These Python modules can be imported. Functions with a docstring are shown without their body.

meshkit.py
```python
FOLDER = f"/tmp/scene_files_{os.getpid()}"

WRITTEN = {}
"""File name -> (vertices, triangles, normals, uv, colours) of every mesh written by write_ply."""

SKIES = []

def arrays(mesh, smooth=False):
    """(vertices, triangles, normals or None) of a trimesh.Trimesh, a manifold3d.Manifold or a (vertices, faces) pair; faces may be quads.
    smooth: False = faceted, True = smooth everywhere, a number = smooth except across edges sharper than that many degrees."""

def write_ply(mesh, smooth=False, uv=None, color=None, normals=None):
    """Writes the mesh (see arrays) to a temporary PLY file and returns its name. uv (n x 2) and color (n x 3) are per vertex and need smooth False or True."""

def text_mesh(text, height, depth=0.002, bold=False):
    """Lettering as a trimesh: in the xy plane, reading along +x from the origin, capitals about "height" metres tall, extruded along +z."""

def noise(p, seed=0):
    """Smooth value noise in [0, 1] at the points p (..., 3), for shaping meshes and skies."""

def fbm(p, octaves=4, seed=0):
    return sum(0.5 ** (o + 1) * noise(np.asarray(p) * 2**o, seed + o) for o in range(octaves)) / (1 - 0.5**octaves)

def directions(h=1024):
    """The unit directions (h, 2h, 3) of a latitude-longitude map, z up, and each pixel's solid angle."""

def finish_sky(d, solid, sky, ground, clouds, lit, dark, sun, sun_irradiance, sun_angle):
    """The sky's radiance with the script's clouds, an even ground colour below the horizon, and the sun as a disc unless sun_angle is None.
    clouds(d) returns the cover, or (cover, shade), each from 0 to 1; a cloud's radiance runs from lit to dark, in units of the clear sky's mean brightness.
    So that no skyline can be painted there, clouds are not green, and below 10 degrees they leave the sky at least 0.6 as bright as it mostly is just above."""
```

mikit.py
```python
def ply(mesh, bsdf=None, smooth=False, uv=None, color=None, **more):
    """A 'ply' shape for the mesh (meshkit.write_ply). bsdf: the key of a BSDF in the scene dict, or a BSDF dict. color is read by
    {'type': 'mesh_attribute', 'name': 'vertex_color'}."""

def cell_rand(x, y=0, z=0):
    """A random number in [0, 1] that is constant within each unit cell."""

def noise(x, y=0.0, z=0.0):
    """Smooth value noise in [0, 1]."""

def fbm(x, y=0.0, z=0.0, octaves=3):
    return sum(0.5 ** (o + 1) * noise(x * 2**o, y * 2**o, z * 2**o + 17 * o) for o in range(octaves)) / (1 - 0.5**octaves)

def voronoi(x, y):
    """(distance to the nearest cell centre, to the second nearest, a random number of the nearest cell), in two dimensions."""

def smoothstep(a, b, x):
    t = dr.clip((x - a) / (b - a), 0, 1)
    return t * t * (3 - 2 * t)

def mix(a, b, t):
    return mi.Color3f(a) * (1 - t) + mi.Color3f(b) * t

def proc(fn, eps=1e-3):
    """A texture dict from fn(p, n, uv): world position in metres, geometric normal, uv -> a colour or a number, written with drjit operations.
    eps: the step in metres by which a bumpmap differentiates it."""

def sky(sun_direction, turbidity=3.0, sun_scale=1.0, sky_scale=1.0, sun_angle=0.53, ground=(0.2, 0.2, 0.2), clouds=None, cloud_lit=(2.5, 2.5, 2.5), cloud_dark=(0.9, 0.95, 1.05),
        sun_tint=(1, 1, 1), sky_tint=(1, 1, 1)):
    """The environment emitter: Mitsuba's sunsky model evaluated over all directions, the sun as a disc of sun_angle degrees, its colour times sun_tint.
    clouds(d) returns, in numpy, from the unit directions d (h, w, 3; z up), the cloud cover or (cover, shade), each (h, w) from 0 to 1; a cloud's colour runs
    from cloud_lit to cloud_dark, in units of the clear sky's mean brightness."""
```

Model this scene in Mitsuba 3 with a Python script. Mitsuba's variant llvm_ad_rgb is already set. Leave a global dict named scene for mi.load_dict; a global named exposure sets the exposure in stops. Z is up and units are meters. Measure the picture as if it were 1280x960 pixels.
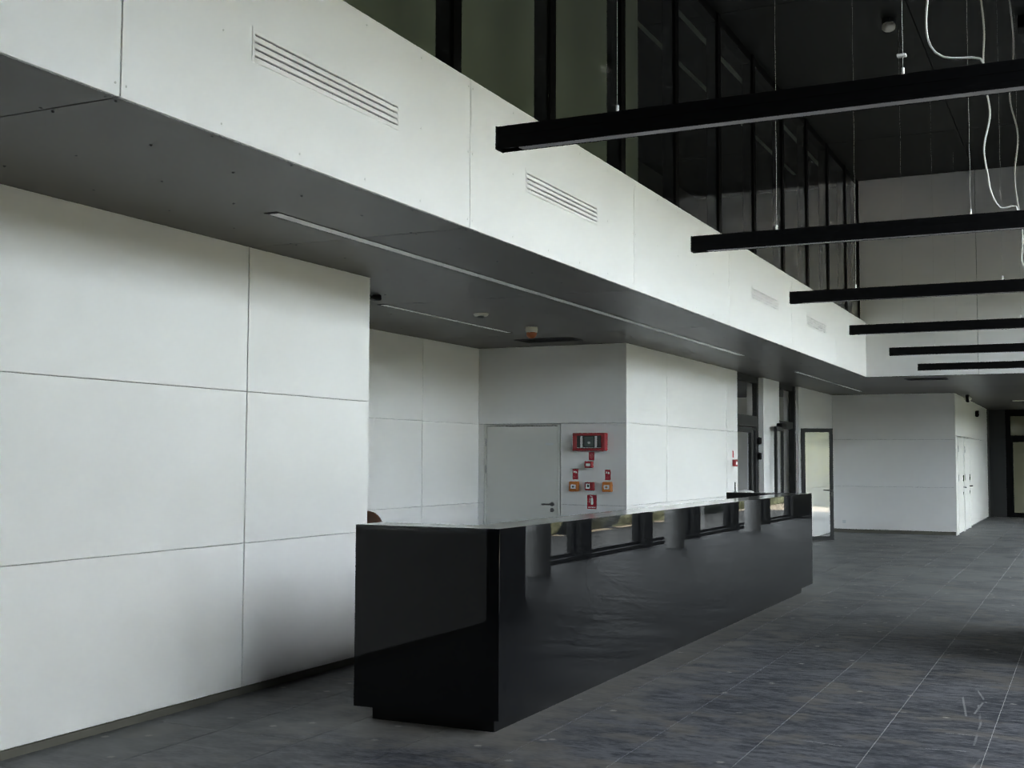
import math, random
import numpy as np, trimesh, drjit as dr, mitsuba as mi
import mikit, meshkit
from mikit import fbm, noise, smoothstep, mix

T = mi.ScalarTransform4f
scene, labels = {}, {}
rng = random.Random(7)

# ------------------------------------------------------------------ camera, sky, exposure
YAW, PITCH, ROLL = (math.radians(a) for a in (25.7822, 3.5623, 0.2518))
FW = np.array([math.cos(PITCH) * math.cos(YAW), math.cos(PITCH) * math.sin(YAW), math.sin(PITCH)])
RT = np.array([math.sin(YAW), -math.cos(YAW), 0.0])
UP0 = np.cross(RT, FW)
UP = -math.sin(ROLL) * RT + math.cos(ROLL) * UP0
EYE = np.array([0, 0, 1.6])
scene['camera'] = {'type': 'perspective', 'fov': 2 * math.degrees(math.atan(640 / 1495.73)), 'fov_axis': 'x',
                   'near_clip': 0.05, 'far_clip': 500.0,
                   'to_world': T().look_at(origin=EYE.tolist(), target=(EYE + FW).tolist(), up=UP.tolist())}


def overcast(d):
    n = meshkit.fbm(d * np.array([3.0, 3.0, 6.0]) + 5.0, octaves=4, seed=3)
    return np.clip(0.55 + 1.2 * (n - 0.4), 0, 1), np.clip(1.6 * (n - 0.35), 0, 1)


scene['sky'] = mikit.sky((-0.35, 0.75, 0.75), turbidity=4.0, sun_scale=0.6, clouds=overcast, sky_tint=(1.03, 1.01, 0.93), cloud_lit=(1.54, 1.53, 1.45),
                         cloud_dark=(0.98, 0.98, 0.94), ground=(0.25, 0.25, 0.22))
exposure = 6.82


# ------------------------------------------------------------------ materials
def rgb(*c):
    return {'type': 'rgb', 'value': list(c)}


def pbr(name, col, rough=0.5, spec=0.5, **more):
    scene[name] = {'type': 'principled', 'base_color': rgb(*col) if isinstance(col, tuple) else col, 'roughness': rough, 'specular': spec, **more}
    return name


WHITE = [pbr('mat_white_panel', (0.70, 0.695, 0.685), 0.28, 0.5), pbr('mat_white_panel_b', (0.69, 0.685, 0.675), 0.30, 0.5),
         pbr('mat_white_panel_c', (0.71, 0.705, 0.695), 0.28, 0.5)]
FASCIA = pbr('mat_fascia_white', (0.86, 0.855, 0.84), 0.4, 0.4)
JOINT = pbr('mat_joint', (0.30, 0.31, 0.30), 0.8, 0.2)
SOFFIT = pbr('mat_soffit', (0.070, 0.067, 0.058), 0.36, 0.22)
SOFFIT2 = pbr('mat_soffit_b', (0.065, 0.062, 0.054), 0.38, 0.22)
SCREW = pbr('mat_screw', (0.02, 0.02, 0.02), 0.4)
SCREWW = pbr('mat_screw_white', (0.55, 0.55, 0.52), 0.4)
BLACKC = pbr('mat_black_ceiling', (0.010, 0.011, 0.0095), 0.5, 0.2)
METAL = pbr('mat_black_metal', (0.004, 0.004, 0.0045), 0.45, 0.08)
FRAME = pbr('mat_dark_frame', (0.022, 0.023, 0.023), 0.5, 0.25)
DOORW = pbr('mat_door_white', (0.56, 0.56, 0.53), 0.35, 0.5)
STEEL = pbr('mat_steel', (0.35, 0.35, 0.36), 0.3, metallic=0.9)
DKSTEEL = pbr('mat_dark_steel', (0.08, 0.08, 0.08), 0.3, metallic=0.7)
PLINTH = pbr('mat_plinth', (0.13, 0.125, 0.105), 0.35, 0.5, metallic=0.3)
DIFFUSER = pbr('mat_diffuser', (0.75, 0.75, 0.74), 0.5)
BARLENS = pbr('mat_bar_lens', (0.34, 0.34, 0.35), 0.35)
RED = pbr('mat_red', (0.27, 0.02, 0.025), 0.35)
REDS = pbr('mat_red_sign', (0.33, 0.02, 0.035), 0.5)
ORANGE = pbr('mat_orange', (0.45, 0.15, 0.03), 0.4)
WPRINT = pbr('mat_white_print', (0.8, 0.8, 0.78), 0.5)
SILVER = pbr('mat_silver', (0.55, 0.57, 0.58), 0.35, metallic=0.3)
DARKPL = pbr('mat_dark_plastic', (0.02, 0.022, 0.022), 0.25)
SCREEN = pbr('mat_screen', (0.05, 0.07, 0.065), 0.15)
CABLE = pbr('mat_cable', (0.62, 0.62, 0.60), 0.4)
WIRE = pbr('mat_wire', (0.5, 0.5, 0.48), 0.4)
LEATHER = pbr('mat_brown_leather', (0.09, 0.045, 0.028), 0.45)
DETECT = pbr('mat_detector', (0.62, 0.60, 0.54), 0.45)
SPANDREL = pbr('mat_partition', (0.36, 0.42, 0.34), 0.6, 0.3)
DARKROOM = pbr('mat_dark_room', (0.05, 0.052, 0.045), 0.8, 0.2)
GREYROOM = pbr('mat_grey_room', (0.50, 0.49, 0.43), 0.7, 0.3)
LOBBY = pbr('mat_lobby', (0.34, 0.33, 0.22), 0.7, 0.3)
DARKWALL = pbr('mat_dark_wall', (0.035, 0.037, 0.035), 0.5, 0.4)
COLUMN = pbr('mat_concrete', (0.50, 0.50, 0.49), 0.6, 0.3)
BROWN = pbr('mat_brown_cladding', (0.030, 0.020, 0.014), 0.5, 0.3)
PAVE = pbr('mat_paving', (0.15, 0.148, 0.14), 0.8, 0.2)
HEDGE = pbr('mat_hedge', mikit.proc(lambda p, n, uv: mix((0.03, 0.042, 0.027), (0.09, 0.108, 0.078), fbm(p.x * 2.1, p.y * 2.1, p.z * 2.1))), 0.8, 0.2)
WORKTOP = pbr('mat_worktop', (0.03, 0.03, 0.032), 0.3)
PAPER = pbr('mat_paper', (0.75, 0.75, 0.73), 0.8)
scene['mat_granite'] = {'type': 'plastic', 'int_ior': 1.31, 'diffuse_reflectance': rgb(0.005, 0.0053, 0.006)}
GRANITE = 'mat_granite'
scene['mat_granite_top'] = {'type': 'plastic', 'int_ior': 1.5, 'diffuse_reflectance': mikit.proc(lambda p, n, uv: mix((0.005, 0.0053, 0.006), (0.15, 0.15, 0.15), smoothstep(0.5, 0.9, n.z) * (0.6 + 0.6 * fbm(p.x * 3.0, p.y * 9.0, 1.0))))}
scene['mat_glass'] = {'type': 'thindielectric', 'int_ior': 1.52, 'specular_transmittance': rgb(0.9, 0.905, 0.9)}
GLASS = 'mat_glass'

# counter footprint, used by the dust that gathered along its base too
CX0, CX1, CY0, CY1, CZ, CT = 6.214, 14.793, 3.076, 4.058, 1.194, 0.101


def seg(p, a, b):
    ax, ay = a
    bx, by = b[0] - ax, b[1] - ay
    t = dr.clip(((p.x - ax) * bx + (p.y - ay) * by) / (bx * bx + by * by), 0, 1)
    return dr.sqrt(dr.square(p.x - ax - t * bx) + dr.square(p.y - ay - t * by))


SCRATCH = [((6.60, 0.60), (6.98, 0.57)), ((6.95, 1.30), (6.99, 1.55)), ((7.55, 0.80), (7.57, 0.52)), ((8.1, 0.74), (8.75, 0.82)), ((8.2, 0.70), (8.6, 0.68)),
           ((8.6, 0.66), (9.1, 0.76)), ((7.3, 0.63), (7.9, 0.64)), ((7.9, 0.64), (8.5, 0.70)), ((7.1, 0.86), (7.13, 0.66)), ((9.2, 0.82), (9.23, 0.70))]


def slate(p, n, uv):
    wob = 0.12 * fbm(p.x * 2.7, p.y * 2.7, 8.0, octaves=2)
    streak = fbm((p.x + wob) * 21.0, p.y * 9.0, 1.0, octaves=4)
    blot = fbm(p.x * 2.3, p.y * 2.0, 4.0, octaves=4)
    fine = noise(p.x * 95.0, p.y * 45.0, 2.0)
    c = mix((0.024, 0.027, 0.035), (0.098, 0.099, 0.110), smoothstep(0.24, 0.80, streak * 0.52 + blot * 0.30 + fine * 0.18))
    c = mix(c, (0.13, 0.115, 0.095), 0.5 * smoothstep(0.55, 0.75, fbm(p.x * 5.0, p.y * 3.6, 11.0, octaves=4)))
    d = dr.maximum(dr.maximum(CX0 - p.x, p.x - CX1), dr.maximum(CY0 - p.y, p.y - CY1))
    rough = fbm(p.x * 7.0, p.y * 5.0, 21.0, octaves=4)
    dust = (1 - smoothstep(0.02, 0.55, d + 0.9 * (rough - 0.5) + 0.4 * (streak - 0.5)))
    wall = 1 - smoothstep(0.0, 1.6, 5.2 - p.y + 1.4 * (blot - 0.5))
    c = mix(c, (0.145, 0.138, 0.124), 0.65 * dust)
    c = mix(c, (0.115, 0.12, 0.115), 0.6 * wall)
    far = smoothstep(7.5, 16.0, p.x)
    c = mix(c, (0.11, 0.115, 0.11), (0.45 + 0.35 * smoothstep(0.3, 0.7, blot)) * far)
    vd, v2, vr = mikit.voronoi(p.x * 3.0, p.y * 3.0)
    c = mix(c, (0.24, 0.23, 0.21), 0.7 * (1 - smoothstep(0.03, 0.09, vd)) * smoothstep(0.72, 0.85, vr))
    s = mi.Float(0)
    for a, b in SCRATCH:
        s = dr.maximum(s, 1 - smoothstep(0.003, 0.010, seg(p, a, b)))
    c = c * 0.8
    return mix(c, (0.24, 0.24, 0.24), 0.38 * s * smoothstep(0.15, 0.6, noise(p.x * 6.0, p.y * 40.0, 9.0)))


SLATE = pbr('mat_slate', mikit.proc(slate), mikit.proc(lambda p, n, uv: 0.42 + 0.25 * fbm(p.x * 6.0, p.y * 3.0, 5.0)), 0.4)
GROUT = pbr('mat_grout', (0.20, 0.20, 0.20), 0.9, 0.1)


# ------------------------------------------------------------------ helpers
def B(x0, x1, y0, y1, z0, z1, c=0.0):
    """a box from its limits; c chamfers its edges"""
    e = [x1 - x0, y1 - y0, z1 - z0]
    m = None
    if c > 0:
        c = min(c, min(e) * 0.45)
        pts = []
        for sx in (-1, 1):
            for sy in (-1, 1):
                for sz in (-1, 1):
                    h = np.array(e) / 2
                    s = np.array([sx, sy, sz])
                    for k in range(3):
                        q = (h - c) * s
                        q[k] = h[k] * s[k]
                        pts.append(q)
        m = trimesh.convex.convex_hull(np.array(pts))
    else:
        m = trimesh.creation.box(extents=e)
    m.apply_translation([(x0 + x1) / 2, (y0 + y1) / 2, (z0 + z1) / 2])
    return m


def cat(*ms):
    return trimesh.util.concatenate([m for a in ms for m in (a if isinstance(a, list) else [a])])


def cyl(p0, p1, r, n=16):
    return trimesh.creation.cylinder(radius=r, segment=[p0, p1], sections=n)


def tube(points, r, n=8):
    """a tube through a smooth curve"""
    from scipy.interpolate import CubicSpline
    P = np.array(points, float)
    t = np.r_[0, np.cumsum(np.linalg.norm(np.diff(P, axis=0), axis=1))]
    s = np.linspace(0, t[-1], max(8, len(P) * 10))
    C = CubicSpline(t, P)(s)
    ang = np.linspace(0, 2 * np.pi, n, endpoint=False)
    rings, u = [], np.array([1.0, 0.3, 0.2])
    for i in range(len(C)):
        d = C[min(i + 1, len(C) - 1)] - C[max(i - 1, 0)]
        d /= np.linalg.norm(d)
        u = u - d * (u @ d)
        u /= np.linalg.norm(u)
        w = np.cross(d, u)
        rings.append(C[i] + r * (np.cos(ang)[:, None] * u + np.sin(ang)[:, None] * w))
    V = np.vstack(rings + [C[:1], C[-1:]])
    F = []
    for i in range(len(C) - 1):
        for k in range(n):
            a, b = i * n + k, i * n + (k + 1) % n
            F += [[a, b, b + n], [a, b + n, a + n]]
    e0, e1, L = len(C) * n, len(C) * n + 1, (len(C) - 1) * n
    for k in range(n):
        F += [[e0, (k + 1) % n, k], [e1, L + k, L + (k + 1) % n]]
    return trimesh.Trimesh(V, F, process=False)


def revolve(profile, at, n=28):
    m = trimesh.creation.revolve(np.array(profile, float), sections=n)
    if m.volume < 0:
        m.invert()
    m.apply_translation(at)
    return m


def numbered(name):
    taken = lambda k: k in scene or k in labels or any(s.startswith(k + '__') for s in scene)
    if not taken(name):
        return name
    i = 1
    while taken(f'{name}_{i:03d}'):
        i += 1
    return f'{name}_{i:03d}'


COUNT = {}


def unique(full):
    """full key, with _001, _002 ... when it is taken (fast version for parts)"""
    k = COUNT.get(full, 0)
    COUNT[full] = k + 1
    return full if k == 0 else f'{full}_{k:03d}'


def part(parent, name, mesh, mat, label=None, smooth=False, kind=None):
    key = unique(f'{parent}__{name}')
    scene[key] = mikit.ply(mesh, mat, smooth=smooth)
    if label or kind:
        labels[key] = {k: v for k, v in (('label', label), ('kind', kind)) if v}
    return key


def thing(name, label, category, group=None, kind=None):
    key = unique(name)
    labels[key] = {'label': label, 'category': category}
    if group:
        labels[key]['group'] = group
    if kind:
        labels[key]['kind'] = kind
    return key


def solo(name, mesh, mat, label, category, group=None, kind=None, smooth=False):
    key = thing(name, label, category, group, kind)
    scene[key] = mikit.ply(mesh, mat, smooth=smooth)
    return key


def structure(name, mesh, mat, label, category, smooth=False):
    return solo(name, mesh, mat, label, category, kind='structure', smooth=smooth)


# ------------------------------------------------------------------ the grid of the place
M, F0 = 3.0227, 3.5855
J = lambda k: F0 + M * k                      # the panel joints along the hall
YW, YF, YR = 5.198, 3.493, 7.268              # left wall, fascia, alcove
XE, XR, XW2, XEND, XFW = 8.123, 14.044, 19.263, 21.46, 27.275
YFW, ZC, ZT, ZU, YFAC = 2.602, 3.049, 4.005, 6.52, -1.2
ZR = [0.053, 1.0173, 2.0497, ZC]              # rows of wall panels
G, GZ, TH = 0.005, 0.0022, 0.02                # half gaps, panel thickness

# ------------------------------------------------------------------ floor
fl = structure('floor', B(-6, 40, YFAC, 9.0, -0.2, -0.0025), GROUT, 'dusty dark slate tiled floor with thin pale joints', 'floor')
px, py = 1.166, 0.5835
X0, Y0 = 5.70 - 3 * px, 0.5556 - 3 * py
gx, gy = 0.0022, 0.0026
far = []
for i in range(-7, 33):
    for j in range(0, 16):
        a, b = X0 + i * px, Y0 + j * py
        lo, hi = max(b, YFAC), min(b + py, 9.0)
        if a < -6:
            continue
        near_view = 0 <= i < 13 and b < 5.3 and b < a * 0.98 + 0.4 and b + py > a * 0.02 - 0.2
        if near_view:
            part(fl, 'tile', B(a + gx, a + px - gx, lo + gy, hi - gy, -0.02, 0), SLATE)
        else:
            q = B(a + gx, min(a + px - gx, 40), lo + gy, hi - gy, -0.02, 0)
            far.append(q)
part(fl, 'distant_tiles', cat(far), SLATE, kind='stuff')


# ------------------------------------------------------------------ panelled walls
def panels_y(parent, xs, zs, y, face=-1, mats=None, name='panel'):
    """panels in the plane y, their faces towards face*y"""
    for i in range(len(xs) - 1):
        for k in range(len(zs) - 1):
            y0, y1 = (y, y + TH) if face < 0 else (y - TH, y)
            part(parent, name, B(xs[i] + (G if i else 0), xs[i + 1] - (G if i < len(xs) - 2 else 0), y0, y1,
                                 zs[k] + (GZ if k else 0), zs[k + 1] - (GZ if k < len(zs) - 2 else 0), 0.002), rng.choice(mats or WHITE))


def panels_x(parent, ys, zs, x, mats=None):
    for i in range(len(ys) - 1):
        for k in range(len(zs) - 1):
            part(parent, 'panel', B(x, x + TH, ys[i] + (G if i else 0), ys[i + 1] - (G if i < len(ys) - 2 else 0),
                                    zs[k] + (GZ if k else 0), zs[k + 1] - (GZ if k < len(zs) - 2 else 0), 0.002), rng.choice(mats or WHITE))


w = structure('wall_left', B(2.2, XE, YW + TH, YR - 0.05, ZR[0], ZC), JOINT, 'white panelled wall left of the black counter', 'wall')
panels_y(w, [2.2, J(0) - 0.02, J(1) - 0.022, XE], ZR, YW)
part(w, 'side_panel', B(XE - 0.003, XE + 0.017, YW + TH, YR - 0.06, ZR[0], ZC, 0.002), WHITE[0])
structure('baseboard_left', B(2.2, XE, YW + 0.004, YW + 0.06, 0, ZR[0] - 0.006), PLINTH, 'recessed dark metal plinth strip under the white left wall', 'baseboard')

w = structure('wall_alcove', B(XE, XR + 0.3, YR + TH, YR + 0.3, ZR[0], ZC), JOINT, 'white panelled back wall of the alcove behind the counter', 'wall')
panels_y(w, [XE + 0.02, 9.54, 11.05, 12.562, XR], ZR, YR)
structure('baseboard_alcove', B(XE, XR, YR + 0.012, YR + 0.05, 0, ZR[0]), PLINTH, 'recessed dark plinth strip of the alcove', 'baseboard')

# alcove end wall, with the grey door in it
DY0, DY1, DZ = 6.133, 7.150, 2.03
w = structure('wall_alcove_end', cat(B(XR + TH, XR + 0.3, YW + 0.02, YR + 0.3, ZR[2], ZC), B(XR + TH, XR + 0.3, YW + 0.02, DY0 - 0.02, 0, ZR[2]),
              B(XR + TH, XR + 0.3, DY1 + 0.02, YR + 0.3, 0, ZR[2])), JOINT, 'white panelled end wall of the alcove that carries the fire alarm boxes', 'wall')
part(w, 'panel', B(XR, XR + TH, YW, YR, ZR[2] + GZ, ZC, 0.002), WHITE[1])
part(w, 'panel', B(XR, XR + TH, DY1 + 0.04, YR, ZR[0], ZR[1] - GZ, 0.002), WHITE[1])
part(w, 'panel', B(XR, XR + TH, DY1 + 0.04, YR, ZR[1] + GZ, ZR[2] - GZ, 0.002), WHITE[1])
part(w, 'panel', B(XR, XR + TH, YW, DY0 - 0.045, ZR[0], ZR[1] - GZ, 0.002), WHITE[1])
part(w, 'panel', B(XR, XR + TH, YW, DY0 - 0.045, ZR[1] + GZ, ZR[2] - GZ, 0.002), WHITE[1])
d = thing('door_1', 'closed grey flush door with lever handle behind the counter', 'door', kind='structure')
part(d, 'frame', cat(B(XR - 0.004, XR + 0.1, DY0 - 0.035, DY0 - 0.004, 0, DZ + 0.012), B(XR - 0.004, XR + 0.1, DY1 + 0.004, DY1 + 0.032, 0, DZ + 0.012),
                     B(XR - 0.004, XR + 0.1, DY0 - 0.004, DY1 + 0.004, DZ - 0.002, DZ + 0.012)), DOORW)
part(d, 'leaf', B(XR + 0.004, XR + 0.05, DY0, DY1, 0.01, DZ - 0.012, 0.003), DOORW)
h = part(d, 'handle', cat(cyl((XR + 0.006, DY0 + 0.075, 1.02), (XR - 0.055, DY0 + 0.075, 1.02), 0.011), cyl((XR + 0.006, DY0 + 0.075, 1.02), (XR - 0.006, DY0 + 0.075, 1.02), 0.027, 20),
                          cyl((XR - 0.05, DY0 + 0.068, 1.02), (XR - 0.05, DY0 + 0.20, 1.016), 0.010)), DKSTEEL, 'dark steel lever handle', smooth=40)
part(d, 'keyhole_rose', cyl((XR + 0.006, DY0 + 0.075, 0.945), (XR - 0.006, DY0 + 0.075, 0.945), 0.026, 20), DKSTEEL, smooth=40)
for z in (0.35, 1.46, 1.81):
    part(d, 'hinge', cyl((XR - 0.01, DY1 + 0.003, z - 0.05), (XR - 0.01, DY1 + 0.003, z + 0.05), 0.010, 10), STEEL, smooth=40)
part(d, 'name_plate', B(XR + 0.001, XR + 0.005, DY0 + 0.06, DY0 + 0.17, 1.775, 1.80), SILVER, 'small pale name plate')

# wall between the alcove and the glazed doors
w = structure('wall_middle', B(XR + TH, XW2 - 0.003, YW + TH, YW + 0.3, 0.0, ZC), JOINT, 'white panelled wall behind the far half of the counter', 'wall')
panels_y(w, [XR, 15.616, 18.60, XW2], ZR, YW)
part(w, 'side_panel', B(XW2 - 0.003, XW2 + 0.012, YW + TH, YW + 0.3, ZR[0], ZC), WHITE[0])
structure('baseboard_middle', B(XR, XW2, YW + 0.012, YW + 0.02, 0, ZR[0]), PLINTH, 'recessed dark plinth strip behind the far half of the counter', 'baseboard')
w = structure('wall_pier', B(21.0, 22.2, YW + TH, YW + 0.3, 0, ZC), WHITE[1], 'narrow white pier between the two dark framed glass doorways', 'wall')
panels_y(w, [21.0, 22.2], ZR, YW)
w = structure('wall_corner', B(23.84, XFW, YW + TH, YW + 0.3, 0, ZC), WHITE[1], 'short white panelled wall from the open glass door to the far corner', 'wall')
panels_y(w, [23.84, 24.40, XFW], ZR, YW)
w = structure('wall_far', B(XFW + TH, XFW + 0.3, YFW + 0.03, YW + 0.3, 0.0, ZC), JOINT, 'grey white far wall of three stacked panels facing down the hall', 'wall')
panels_x(w, [YFW + 0.012, YW], [0.075] + ZR[1:], XFW)
structure('baseboard_far', B(XFW + 0.012, XFW + 0.02, YFW + 0.03, YW, 0, 0.075), PLINTH, 'black recessed plinth strip under the far wall', 'baseboard')
part(w, 'socket', B(XFW - 0.008, XFW, 4.93, 5.0, 0.20, 0.27, 0.003), SILVER, 'small grey wall socket')

# side wall running on into the corridor, with two white doors
XC = 36.0
w = structure('wall_corridor', cat(B(XFW + 0.32, XC, YFW + 0.05, YFW + 0.4, 0, ZC)), JOINT, 'glossy white side wall running back into the far corridor', 'wall')
GLOSSW = pbr('mat_gloss_white', (0.76, 0.76, 0.72), 0.2, 0.5)
DW = [(27.62, 28.90), (29.10, 30.48)]
zt = 2.12
part(w, 'panel', B(XFW, XC, YFW, YFW + TH, zt + 0.02, ZC - 0.001), GLOSSW)
part(w, 'panel', B(XFW, DW[0][0] - 0.05, YFW, YFW + TH, 0.0, zt + 0.012), GLOSSW)
part(w, 'panel', B(DW[0][1] + 0.03, DW[1][0] - 0.05, YFW, YFW + TH, 0.05, zt + 0.012), GLOSSW)
for a, b in ((DW[1][1] + 0.03, 33.2), (33.212, XC)):
    part(w, 'panel', B(a, b, YFW, YFW + TH, 0.05, ZR[1] - GZ), GLOSSW)
    part(w, 'panel', B(a, b, YFW, YFW + TH, ZR[1] + GZ, zt + 0.012), GLOSSW)
for i, (a, b) in enumerate(DW):
    d = thing(f'door_{i + 2}', ['white corridor door nearest the corner of the far wall', 'white corridor door second from the corner of the far wall'][i], 'door', kind='structure')
    part(d, 'frame', cat(B(a - 0.04, a - 0.004, YFW - 0.012, YFW + 0.045, 0, zt), B(b + 0.004, b + 0.025, YFW - 0.012, YFW + 0.045, 0, zt), B(a - 0.004, b + 0.004, YFW - 0.012, YFW + 0.045, zt - 0.03, zt)), GLOSSW)
    part(d, 'leaf', B(a, b, YFW - 0.004, YFW + 0.04, 0.02, zt - 0.035, 0.003), GLOSSW)
    hd = part(d, 'handle', cat(cyl((b - 0.1, YFW - 0.06, 1.0), (b - 0.30, YFW - 0.06, 1.0), 0.012), cyl((b - 0.1, YFW, 1.0), (b - 0.1, YFW - 0.06, 1.0), 0.012)), METAL, smooth=40)
    part(d, 'lock_plate', B(b - 0.15, b - 0.06, YFW - 0.015, YFW - 0.004, 1.13, 1.27, 0.004), METAL, 'black lock plate')
    part(d, 'keyhole_rose', cyl((b - 0.14, YFW - 0.003, 0.86), (b - 0.14, YFW - 0.014, 0.86), 0.035), DKSTEEL)
    for z in (1.22, 1.85):
        part(d, 'hinge', cyl((a - 0.002, YFW - 0.015, z - 0.07), (a - 0.002, YFW - 0.015, z + 0.07), 0.014, 10), STEEL)

# far dark wall and glazed door at the corridor's end
XB = 37.0
structure('wall_corridor_end', B(XB, XB + 0.2, 2.18, YFW + 0.4, 0, ZC), DARKWALL, 'dark wall closing the far corridor beside a glazed door', 'wall')
structure('wall_corridor_corner', B(XC, XB, YFW + 0.0, YFW + 0.4, 0, ZC), DARKWALL, 'dark recess at the end of the glossy white corridor wall', 'wall')
d = thing('door_4', 'black framed glass door with a transom at the far end of the hall', 'door', kind='structure')
part(d, 'frame', cat(B(XB, XB + 0.1, 2.05, 2.18, 0, ZC), B(XB, XB + 0.1, -1.2, 2.05, 2.87, ZC), B(XB, XB + 0.1, -1.2, 2.05, 2.13, 2.32), B(XB, XB + 0.1, -1.2, 2.05, 0, 0.12),
                     B(XB, XB + 0.1, 0.95, 1.05, 0.12, 2.13), B(XB, XB + 0.1, 0.95, 1.05, 2.32, 2.87)), METAL)
part(d, 'leaf_frame', cat(B(XB - 0.02, XB + 0.05, 1.99, 2.05, 0.12, 2.13), B(XB - 0.02, XB + 0.05, 1.05, 1.11, 0.12, 2.13)), METAL)
for z0, z1 in ((0.12, 2.13), (2.32, 2.87)):
    part(d, 'pane', B(XB + 0.045, XB + 0.047, 1.05, 2.05, z0, z1), GLASS)
    part(d, 'pane', B(XB + 0.045, XB + 0.047, -1.2, 0.95, z0, z1), GLASS)
structure('wall_lobby', cat(B(39.7, 40, YFAC, 3.0, 0, ZC)), LOBBY, 'pale olive wall of the lobby behind the far glass door', 'wall')
structure('trim_1', cat(B(XB + 0.2, 40, 2.7, 3.0, 0, ZC)), DARKWALL, 'dark side wall of the lobby behind the far glass door', 'wall')

# rooms behind the two doorways in the left wall
structure('wall_back_rooms', cat(B(18.5, 20, 8.7, 9.0, 0, ZC), B(21, 28, 8.7, 9.0, 0, ZC), B(20, 21, 8.7, 9.0, 0, 2.4),  B(18.3, 18.6, YW + 0.3, 9, 0, ZC), B(27.6, 28, YW + 0.3, 9, 0, ZC)), GREYROOM, 'pale walls of the rooms behind the two glass doorways', 'wall')


def stile_frame(key, name, x0, x1, y0, y1, z0, z1, t, mat, bottom=None):
    return part(key, name, cat(B(x0, x0 + t, y0, y1, z0, z1), B(x1 - t, x1, y0, y1, z0, z1), B(x0 + t, x1 - t, y0, y1, z1 - t, z1), B(x0 + t, x1 - t, y0, y1, z0, z0 + (bottom or t))), mat)


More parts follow.
